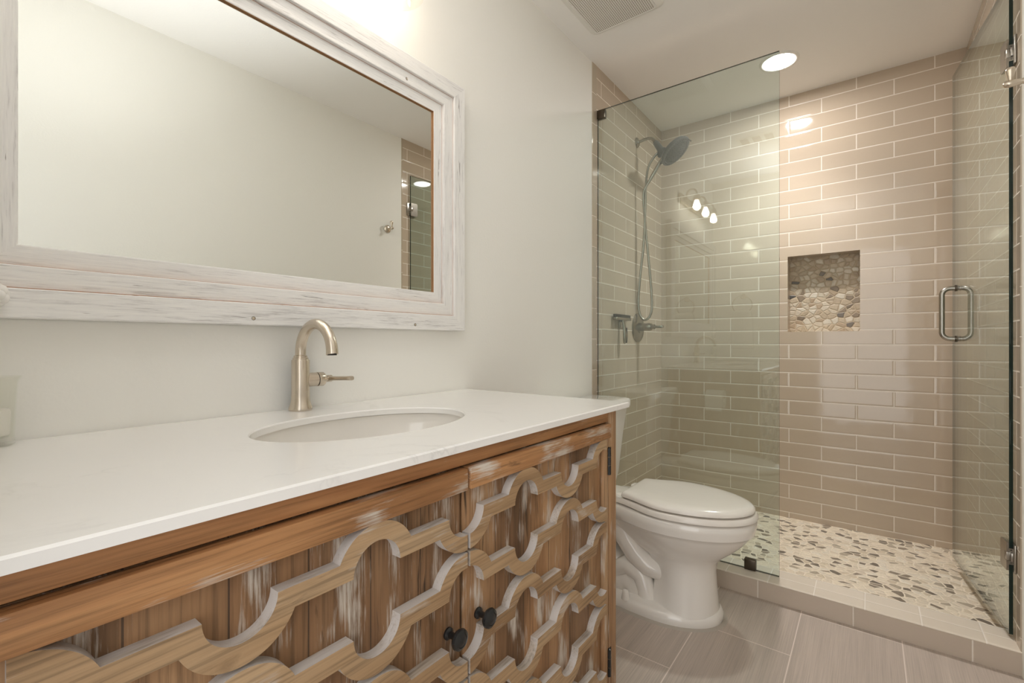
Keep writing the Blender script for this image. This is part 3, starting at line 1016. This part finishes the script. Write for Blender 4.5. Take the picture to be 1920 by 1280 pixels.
mb = MB()
mb.grid([rrect(0.05, 0.175, 0.155, 0.03, 0.392), rrect(0.04, 0.192, 0.170, 0.035, 0.40), rrect(0.035, 0.200, 0.178, 0.035, 0.44), rrect(0.028, 0.205, 0.212, 0.035, 0.60), rrect(0.025, 0.218, 0.229, 0.035, 0.728)], 'porcelain', True, True, True)
part(mb, 'tank', toi, 50)
mb = MB()
mb.grid([rrect(0.022, 0.224, 0.230, 0.03, 0.7285), rrect(0.018, 0.230, 0.237, 0.033, 0.732), rrect(0.018, 0.230, 0.237, 0.033, 0.757), rrect(0.022, 0.225, 0.232, 0.033, 0.765), rrect(0.035, 0.21, 0.216, 0.03, 0.768)], 'porcelain', True, True, True)
part(mb, 'tank_lid', toi, 50)
mb = MB()
mb.lathe([(0.012, 0), (0.012, 0.012)], 'nickel', (0.221, TY - 0.15, 0.69), (1, 0, 0), 20)
mb.box((0.233, TY - 0.155, 0.684), (0.241, TY - 0.08, 0.696), 'nickel', 0.003)
part(mb, 'flush_lever', toi)
# ring of caulk on the floor round the plinth
mb = MB()
mb.grid([[(x, y, z) for x, y in egg(0.09, 0.672 + d, 0.46, 0.115 + d, 0.146 + d)] for d, z in ((-0.004, 0.0), (-0.002, 0.004), (0.014, 0.0012), (0.0165, 0.0))], 'grout_ring')
part(mb, 'caulk_ring', toi, 50)

# toilet paper on the side of the vanity
tp = thing('toilet_paper_holder', 'brushed nickel toilet paper holder on the end panel of the vanity', 'holder', (0.33, VY1, 0.68))
mb = MB()
mb.lathe([(0.025, 0), (0.025, 0.008), (0.012, 0.012)], 'nickel', (0.255, VY1 - 0.002, 0.68), (0, 1, 0), 24)
mb.tube([(0.255, VY1 + 0.005, 0.68), (0.255, VY1 + 0.055, 0.68), (0.262, VY1 + 0.066, 0.68), (0.39, VY1 + 0.068, 0.68)], 0.006, 'nickel', 12)
part(mb, 'arm', tp)
mb = MB()
mb.lathe([(0.019, -0.05), (0.056, -0.05), (0.056, 0.05), (0.019, 0.05), (0.019, -0.05)], 'paper', (0.335, VY1 + 0.068 , 0.668), (1, 0, 0), 40, False, False)
mb.box((0.286, VY1 + 0.122, 0.60), (0.384, VY1 + 0.1235, 0.67), 'paper')
solo(mb, 'toilet_paper_roll', 'white roll of toilet paper hanging beside the vanity', 'toilet paper', (0.335, VY1 + 0.068, 0.668))

# ------------------------------------------------------------------ shower glass
GT = 0.0095


def pane(mb, a, b, z0, z1, t=GT):
    """Upright sheet of glass from a to b (plan points): faces of glass, edges dark green."""
    a, b = Vector((*a, 0)), Vector((*b, 0))
    n = Vector((-(b - a).y, (b - a).x, 0)).normalized() * t / 2
    c = [a + n, a - n, b - n, b + n]
    lo = [Vector((p.x, p.y, z0)) for p in c]
    hi = [Vector((p.x, p.y, z1)) for p in c]
    for i, m in ((0, 'glass_edge'), (1, 'glass'), (2, 'glass_edge'), (3, 'glass')):
        j = (i + 1) % 4
        mb.face([lo[i], lo[j], hi[j], hi[i]], m)
    mb.face(lo[::-1], 'glass_edge')
    mb.face(hi, 'glass_edge')


pan = thing('shower_screen', 'fixed pane of clear green-tinted shower glass standing on the curb behind the toilet', 'shower screen', (0.41, YG, ZC))
mb = MB()
pane(mb, (TH + 0.001, YG), (0.811, YG), ZC + 0.002, 2.196)
part(mb, 'glass_pane', pan, 0)
mb = MB()
mb.box((0.683, YG - 0.013, ZC), (0.727, YG + 0.013, ZC + 0.044), 'bronze', 0.003)
part(mb, 'clip', pan)
mb = MB()
mb.box((TH, YG - 0.013, 2.150), (TH + 0.042, YG + 0.013, 2.194), 'bronze', 0.003)
part(mb, 'clip', pan)

HX, HY = 1.4585, -0.913
FXd, FYd = 1.3925, -0.280
sd = thing('shower_door', 'hinged green-tinted glass shower door swung open along the right tiled wall', 'shower door', (HX, HY, ZC + 0.012))
mb = MB()
pane(mb, (HX, HY), (FXd, FYd), ZC + 0.014, 2.180)
part(mb, 'glass_pane', sd, 0)
dv = (Vector((FXd, FYd, 0)) - Vector((HX, HY, 0))).normalized()
nv = Vector((-dv.y, dv.x, 0))            # towards -X: the room side
if nv.x > 0: nv = -nv
MD = Matrix(((dv.x, nv.x, 0, HX), (dv.y, nv.y, 0, HY), (0, 0, 1, 0), (0, 0, 0, 1)))   # along the door, off it, up
for z in (1.945, 0.337):
    mb = MB()
    for s in (1, -1):
        pts = [(-0.001, -0.045), (-0.001, -0.014), (0.014, -0.014), (0.014, 0.014), (-0.001, 0.014), (-0.001, 0.045), (0.046, 0.045), (0.052, 0.038), (0.052, -0.038), (0.046, -0.045)]
        b0, b1 = (GT / 2 + 0.0005, GT / 2 + 0.006) if s > 0 else (-GT / 2 - 0.0015, -GT / 2 - 0.0004)
        va = [MD @ Vector((u, b0, z + w)) for u, w in pts]
        vb = [MD @ Vector((u, b1, z + w)) for u, w in pts]
        n = len(pts)
        mb.face(va, 'nickel_cool'); mb.face(vb, 'nickel_cool')
        for i in range(n):
            mb.face([va[i], va[(i + 1) % n], vb[(i + 1) % n], vb[i]], 'nickel_cool')
        bmesh.ops.remove_doubles(mb.bm, verts=mb.bm.verts, dist=1e-6)
    mb.box((-0.001, -GT / 2 - 0.0015, z - 0.0135), (0.0132, GT / 2 + 0.006, z + 0.0135), 'nickel_cool', 0.001, mtx=MD)
    # knuckle towards the wall
    mb.box((HX - 0.002, HY - 0.010, z - 0.0135), (W - TH - 0.001, HY + 0.012, z + 0.0135), 'nickel_cool', 0.002)
    for d in (-0.02, 0.02):
        mb.box((-0.0008, -GT / 2, z + d - 0.006), (0.0, GT / 2, z + d + 0.006), 'nickel_cool', mtx=MD)
        mb.lathe([(0.0015, 0), (0.0015, 0.0006)], 'dark', MD @ Vector((-0.0004, 0, z + d)), -dv, 10)
    mb.box((W - TH - 0.0055, HY - 0.028, z - 0.045), (W - TH - 0.0005, HY + 0.028, z + 0.045), 'nickel_cool', 0.0015)
    part(mb, 'hinge', sd)
# bottom sweep
mb = MB()
L = (Vector((FXd, FYd, 0)) - Vector((HX, HY, 0))).length
mb.box((0.0, -GT / 2 - 0.0015, ZC + 0.006), (L, GT / 2 + 0.0015, ZC + 0.0138), 'clear', mtx=MD)
part(mb, 'bottom_sweep', sd, 0)
# back to back D pull
mb = MB()
u, z0, z1, dd, r, cr = L - 0.055, 1.036, 1.252, 0.0505, 0.0098, 0.028
for s in (1, -1):
    w0 = s * (GT / 2 + 0.001)
    path = [(w0, z0), (s * (dd - cr), z0)] + [(s * (dd - cr + cr * math.sin(a)), z0 + cr - cr * math.cos(a)) for a in [PI / 2 * i / 8 for i in range(1, 9)]] + \
           [(s * dd, z1 - cr)] + [(s * (dd - cr + cr * math.cos(a)), z1 - cr + cr * math.sin(a)) for a in [PI / 2 * i / 8 for i in range(1, 9)]] + [(w0, z1)]
    mb.tube([MD @ Vector((u, w, z)) for w, z in path], r, 'nickel_cool', 16)
    for z in (z0, z1):
        mb.lathe([(0.0135, 0.0), (0.0135, 0.004), (0.0115, 0.005)], 'bronze', MD @ Vector((u, s * GT / 2, z)), nv * s, 20)
part(mb, 'pull_handle', sd, 50)

# ------------------------------------------------------------------ shower fittings
SY = -0.413
sh = thing('handheld_shower', 'combination shower head with a grey spray face and hand wand on the left tiled wall', 'shower head', (TH, SY, 2.205))
mb = MB()
mb.lathe([(0.029, 0), (0.029, 0.003), (0.024, 0.009), (0.013, 0.012), (0.0115, 0.016)], 'nickel_cool', (TH, SY, 2.206), (1, 0, 0), 30)
part(mb, 'flange', sh)
mb = MB()
path = [(TH + 0.01, SY, 2.206), (0.05, SY, 2.212), (0.075, SY, 2.213), (0.092, SY, 2.208), (0.105, SY, 2.196), (0.118, SY, 2.176)]
mb.tube(path, 0.0085, 'nickel_cool', 14)
mb.lathe([(0.0105, -0.004), (0.0125, 0.0), (0.0125, 0.010), (0.0105, 0.014)], 'nickel_cool', (0.112, SY, 2.185), (0.5, 0, -0.86), 18)
part(mb, 'shower_arm', sh)
mb = MB()
tr = Vector((0.52, 0, -0.854)).normalized()
o0 = Vector((0.118, SY, 2.176))
mb.lathe([(0.013, -0.006), (0.017, 0.004), (0.0185, 0.05), (0.020, 0.085), (0.017, 0.105), (0.0001, 0.107)], 'grey_plastic', o0, tr, 20)
mb.box((0.130, SY - 0.016, 2.085), (0.180, SY + 0.016, 2.135), 'grey_plastic', 0.01, 3)
part(mb, 'bracket', sh)
al = math.radians(40)
nrm = Vector((math.sin(al), 0, -math.cos(al)))
hc = Vector((0.232, SY, 2.098))
mb = MB()
mb.lathe([(0.03, -0.036), (0.06, -0.030), (0.084, -0.018), (0.0915, -0.006), (0.092, 0.002), (0.088, 0.006), (0.074, 0.007), (0.072, 0.004), (0.0001, 0.004)], 'grey_plastic', hc, nrm, 48)
head = part(mb, 'spray_disc', sh, 40)
mb = MB()
mb.lathe([(0.0715, 0.0042), (0.068, 0.0062), (0.0001, 0.0072)], 'spray_face', hc, nrm, 40)
q = Vector((0, 0, 1)).rotation_difference(nrm)
for rr, cnt in ((0.079, 36), (0.060, 24), (0.045, 18), (0.030, 12), (0.014, 6)):
    for k in range(cnt):
        a = 2 * PI * k / cnt
        c0 = hc + q @ Vector((rr * math.cos(a), rr * math.sin(a), 0.0055))
        mb.lathe([(0.0028, 0.0), (0.0016, 0.0035)], 'rubber' if rr > 0.07 or k % 3 else 'nickel_cool', c0, nrm, 6)
mb.lathe([(0.003, 0), (0.003, 0.02), (0.005, 0.026), (0.0001, 0.03)], 'nickel_cool', hc + q @ Vector((-0.088, 0, 0.0)), nrm, 12)
part(mb, 'nozzle_plate', head, 40)
# hand wand hanging from the bracket
w0, w1 = Vector((0.158, SY, 2.075)), Vector((0.070, SY - 0.02, 1.930))
mb = MB()
ts = [0, 0.15, 0.35, 0.6, 0.85, 1.0]
mb.tube([w0.lerp(w1, t) for t in ts], [0.009, 0.0115, 0.0125, 0.011, 0.008, 0.007], 'nickel_cool', 16)
part(mb, 'wand', sh, 50)


def spline(pts, n=10):
    out = []
    P = [Vector(p) for p in pts]
    for i in range(len(P) - 1):
        a, b, c, d = P[max(i - 1, 0)], P[i], P[i + 1], P[min(i + 2, len(P) - 1)]
        for k in range(n):
            t = k / n
            out.append(0.5 * (2 * b + (c - a) * t + (2 * a - 5 * b + 4 * c - d) * t * t + (3 * b - a - 3 * c + d) * t ** 3))
    out.append(P[-1])
    return out


mb = MB()
hose = spline([(0.138, SY, 2.118), (0.11, SY - 0.004, 2.095), (0.078, SY - 0.01, 2.04), (0.066, SY - 0.014, 1.95), (0.062, SY - 0.016, 1.80), (0.052, SY - 0.016, 1.60),
               (0.030, SY - 0.016, 1.40), (0.018, SY - 0.012, 1.26), (0.026, SY - 0.008, 1.188), (0.052, SY - 0.004, 1.153), (0.082, SY, 1.174),
               (0.094, SY + 0.004, 1.24), (0.084, SY + 0.004, 1.40), (0.068, SY, 1.58), (0.056, SY - 0.008, 1.74), (0.050, SY - 0.016, 1.86), (0.056, SY - 0.021, 1.905), (0.070, SY - 0.02, 1.930)], 12)
mb.tube(hose, 0.0072, 'nickel_cool', 10)
part(mb, 'hose', sh, 60)

va = thing('shower_valve', 'round brushed nickel shower valve with a lever below the shower hose', 'shower valve', (TH, -0.40, 1.11))
mb = MB()
mb.lathe([(0.086, 0), (0.086, 0.003), (0.080, 0.009), (0.030, 0.014), (0.030, 0.02), (0.0001, 0.02)], 'nickel_cool', (TH, -0.40, 1.108), (1, 0, 0), 48)
part(mb, 'trim_plate', va, 40)
mb = MB()
mb.lathe([(0.023, 0.012), (0.023, 0.05), (0.020, 0.052), (0.020, 0.056), (0.023, 0.058), (0.023, 0.075), (0.02, 0.085), (0.014, 0.087), (0.014, 0.105), (0.0001, 0.107)], 'nickel_cool', (TH, -0.40, 1.112), (1, 0, 0), 30)
part(mb, 'handle_hub', va, 40)
mb = MB()
mb.box((0.100, -0.413, 1.104), (0.158, -0.387, 1.120), 'nickel_cool', 0.004)
part(mb, 'lever', va)

SQ = -0.655
sq = thing('squeegee', 'chrome and black shower squeegee hanging on the left tiled wall', 'squeegee', (0.03, SQ, 1.10))
mb = MB()
mb.box((TH + 0.004, SQ - 0.095, 1.142), (TH + 0.030, SQ + 0.095, 1.158), 'nickel_cool', 0.005, 3)
part(mb, 'head', sq)
mb = MB()
mb.box((TH + 0.008, SQ - 0.098, 1.157), (TH + 0.024, SQ + 0.098, 1.174), 'rubber', 0.002)
part(mb, 'blade', sq)
mb = MB()
rings = []
for t, w, d, x in ((0, 0.011, 0.007, 0.020), (0.15, 0.010, 0.007, 0.024), (0.35, 0.013, 0.009, 0.030), (0.6, 0.017, 0.011, 0.034), (0.85, 0.015, 0.010, 0.033), (0.97, 0.008, 0.006, 0.031), (1, 0.002, 0.002, 0.031)):
    z = 1.148 - 0.135 * t
    rings.append([(TH + x + d * math.cos(a), SQ + w * math.sin(a), z) for a in [2 * PI * j / 20 for j in range(20)]])
mb.grid(rings, 'nickel_cool', True, True, True)
han = part(mb, 'handle', sq, 60)
mb = MB()
rings = []
for t, w in ((0.35, 0.003), (0.45, 0.010), (0.62, 0.0135), (0.85, 0.012), (0.96, 0.004)):
    z = 1.148 - 0.135 * t
    x = 0.032 + 0.004
    rings.append([(TH + x + 0.0085 * math.cos(a), SQ + 0.003 + w * math.sin(a), z) for a in [2 * PI * j / 16 for j in range(16)]])
mb.grid(rings, 'rubber', True, True, True)
o = part(mb, 'grip', han, 60)
o['label'] = 'black rubber grip'
mb = MB()
mb.box((TH, SQ - 0.012, 1.10), (TH + 0.006, SQ + 0.012, 1.141), 'nickel_cool', 0.002)
mb.box((TH, SQ - 0.012, 1.1335), (TH + 0.016, SQ + 0.012, 1.1415), 'nickel_cool', 0.002)
part(mb, 'wall_hook', sq)

# ------------------------------------------------------------------ robe hook, towel ring and towel
HKY, HKZ = -1.10, 1.775
hk = thing('robe_hook', 'brushed nickel robe hook on the painted right wall beside the shower door', 'hook', (W, HKY, HKZ))
mb = MB()
mb.lathe([(0.026, 0), (0.026, 0.004), (0.020, 0.010), (0.012, 0.013), (0.0001, 0.0135)], 'nickel', (W, HKY, HKZ), (-1, 0, 0), 30)
part(mb, 'rose', hk, 50)
mb = MB()
mb.tube([(W - 0.008, HKY, HKZ), (W - 0.022, HKY, HKZ), (W - 0.036, HKY, HKZ), (W - 0.046, HKY, HKZ), (W - 0.056, HKY, HKZ), (W - 0.06, HKY, HKZ)], [0.010, 0.0075, 0.0095, 0.011, 0.009, 0.002], 'nickel', 18)
mb.lathe([(0.005, 0.006), (0.006, 0.014), (0.0105, 0.036), (0.011, 0.041), (0.008, 0.046), (0.0001, 0.047)], 'nickel', (W - 0.044, HKY, HKZ), (0, 0, 1), 20)
part(mb, 'peg', hk, 50)

tr_ = thing('towel_ring', 'brushed nickel towel ring on the rear wall beside the doorway', 'towel ring', (0.246, YR, 1.42))
mb = MB()
mb.lathe([(0.024, 0), (0.024, 0.004), (0.018, 0.012), (0.010, 0.015), (0.010, 0.045), (0.013, 0.05), (0.0001, 0.056)], 'nickel', (0.246, YR, 1.415), (0, 1, 0), 24)
part(mb, 'post', tr_, 50)
mb = MB()
mb.tube([(0.246 + 0.076 * math.sin(a), YR + 0.045, 1.339 + 0.076 * math.cos(a)) for a in [2 * PI * i / 48 for i in range(49)]], 0.0045, 'nickel', 10)
part(mb, 'ring', tr_, 60)
mb = MB()
rings = []
for z, w, d in ((1.292, 0.05, 0.012), (1.287, 0.066, 0.017), (1.262, 0.075, 0.021), (1.22, 0.083, 0.022), (1.1, 0.086, 0.024), (1.0, 0.088, 0.026), (0.972, 0.087, 0.025), (0.966, 0.083, 0.020)):
    rings.append([(0.246 + w * math.copysign(abs(math.cos(a)) ** 0.6, math.cos(a)), YR + 0.045 + d * math.copysign(abs(math.sin(a)) ** 0.8, math.sin(a)) * (1 + 0.18 * math.sin(5 * a)), z) for a in [2 * PI * j / 48 for j in range(48)]])
mb.grid(rings, 'towel', True, True, True)
solo(mb, 'hand_towel', 'white hand towel hanging folded through the towel ring', 'towel', (0.246, YR + 0.045, 0.966), smooth=60)

# ------------------------------------------------------------------ ceiling fittings
ex = thing('exhaust_fan', 'square white ceiling exhaust fan with a fine pierced grille', 'exhaust fan', (0.265, -1.312, H))
mb = MB()


def rsq(cx, cy, hw, r, z, n=6):
    pts = []
    for sx, sy, a0 in ((1, 1, 0), (-1, 1, PI / 2), (-1, -1, PI), (1, -1, 1.5 * PI)):
        for i in range(n + 1):
            a = a0 + PI / 2 * i / n
            pts.append((cx + sx * (hw - r) + r * math.cos(a), cy + sy * (hw - r) + r * math.sin(a), z))
    return pts


ec = (0.265, -1.312)
mb.grid([rsq(*ec, 0.165, 0.03, H), rsq(*ec, 0.165, 0.03, H - 0.004), rsq(*ec, 0.150, 0.025, H - 0.016), rsq(*ec, 0.140, 0.02, H - 0.019), rsq(*ec, 0.137, 0.018, H - 0.016)], 'white_trim', True, False, True)
part(mb, 'housing', ex, 50)
t = NT('pierced_grille')
co = t.coord()
rot = t.n('Mapping', {'Vector': co, 'Scale': (125, 125, 0)})
v = t.n('TexVoronoi', {'Vector': rot.outputs[0], 'Scale': 1.0, 'Randomness': 0.0}, voronoi_dimensions='2D')
f = t.math('LESS_THAN', v.outputs['Distance'], 0.33)
M['grille'] = t.p(color=t.mix(f, (0.80, 0.785, 0.75), (0.22, 0.18, 0.14)), rough=0.5)
mb = MB()
mb.grid([rsq(*ec, 0.137, 0.018, H - 0.0165), rsq(*ec, 0.134, 0.018, H - 0.020)], 'white_trim', True, False, False)
mb.face(rsq(*ec, 0.134, 0.018, H - 0.020), 'grille')
part(mb, 'grille', ex, 0)

rl = thing('recessed_downlight', 'lit round recessed downlight in the shower ceiling', 'lamp', (0.742, -0.41, H))
mb = MB()
mb.lathe([(0.088, 0.0), (0.087, -0.004), (0.080, -0.006), (0.070, -0.005), (0.068, -0.002)], 'white_trim', (0.742, -0.41, H), n=48, cap0=False, cap1=False)
part(mb, 'trim_ring', rl, 60)
mb = MB()
mb.lathe([(0.068, -0.0025), (0.03, -0.0035), (0.0001, -0.004)], 'lens', (0.742, -0.41, H), n=48)
o = part(mb, 'lens', rl, 60)
lamp('downlight_beam', 'SPOT', (0.742, -0.41, H - 0.012), (0, 0, 0), 24, (1.0, 0.965, 0.935), spot_size=math.radians(104), spot_blend=1.0, shadow_soft_size=0.05)

rg = thing('ceiling_register', 'white slotted air register in the ceiling near the doorway', 'vent', (0.49, -2.33, H))
mb = MB()
mb.box((0.37, -2.40, H - 0.008), (0.61, -2.26, H), 'white_trim', 0.003)
part(mb, 'frame', rg)
for k in range(9):
    for x0 in (0.39, 0.465, 0.54):
        mb = MB()
        mb.box((x0, -2.387 + k * 0.0135, H - 0.0095), (x0 + 0.05, -2.380 + k * 0.0135, H - 0.0075), 'hole')
        part(mb, 'slot', rg)

for o in SC.objects:
    if 'at' in o.keys():
        del o['at']
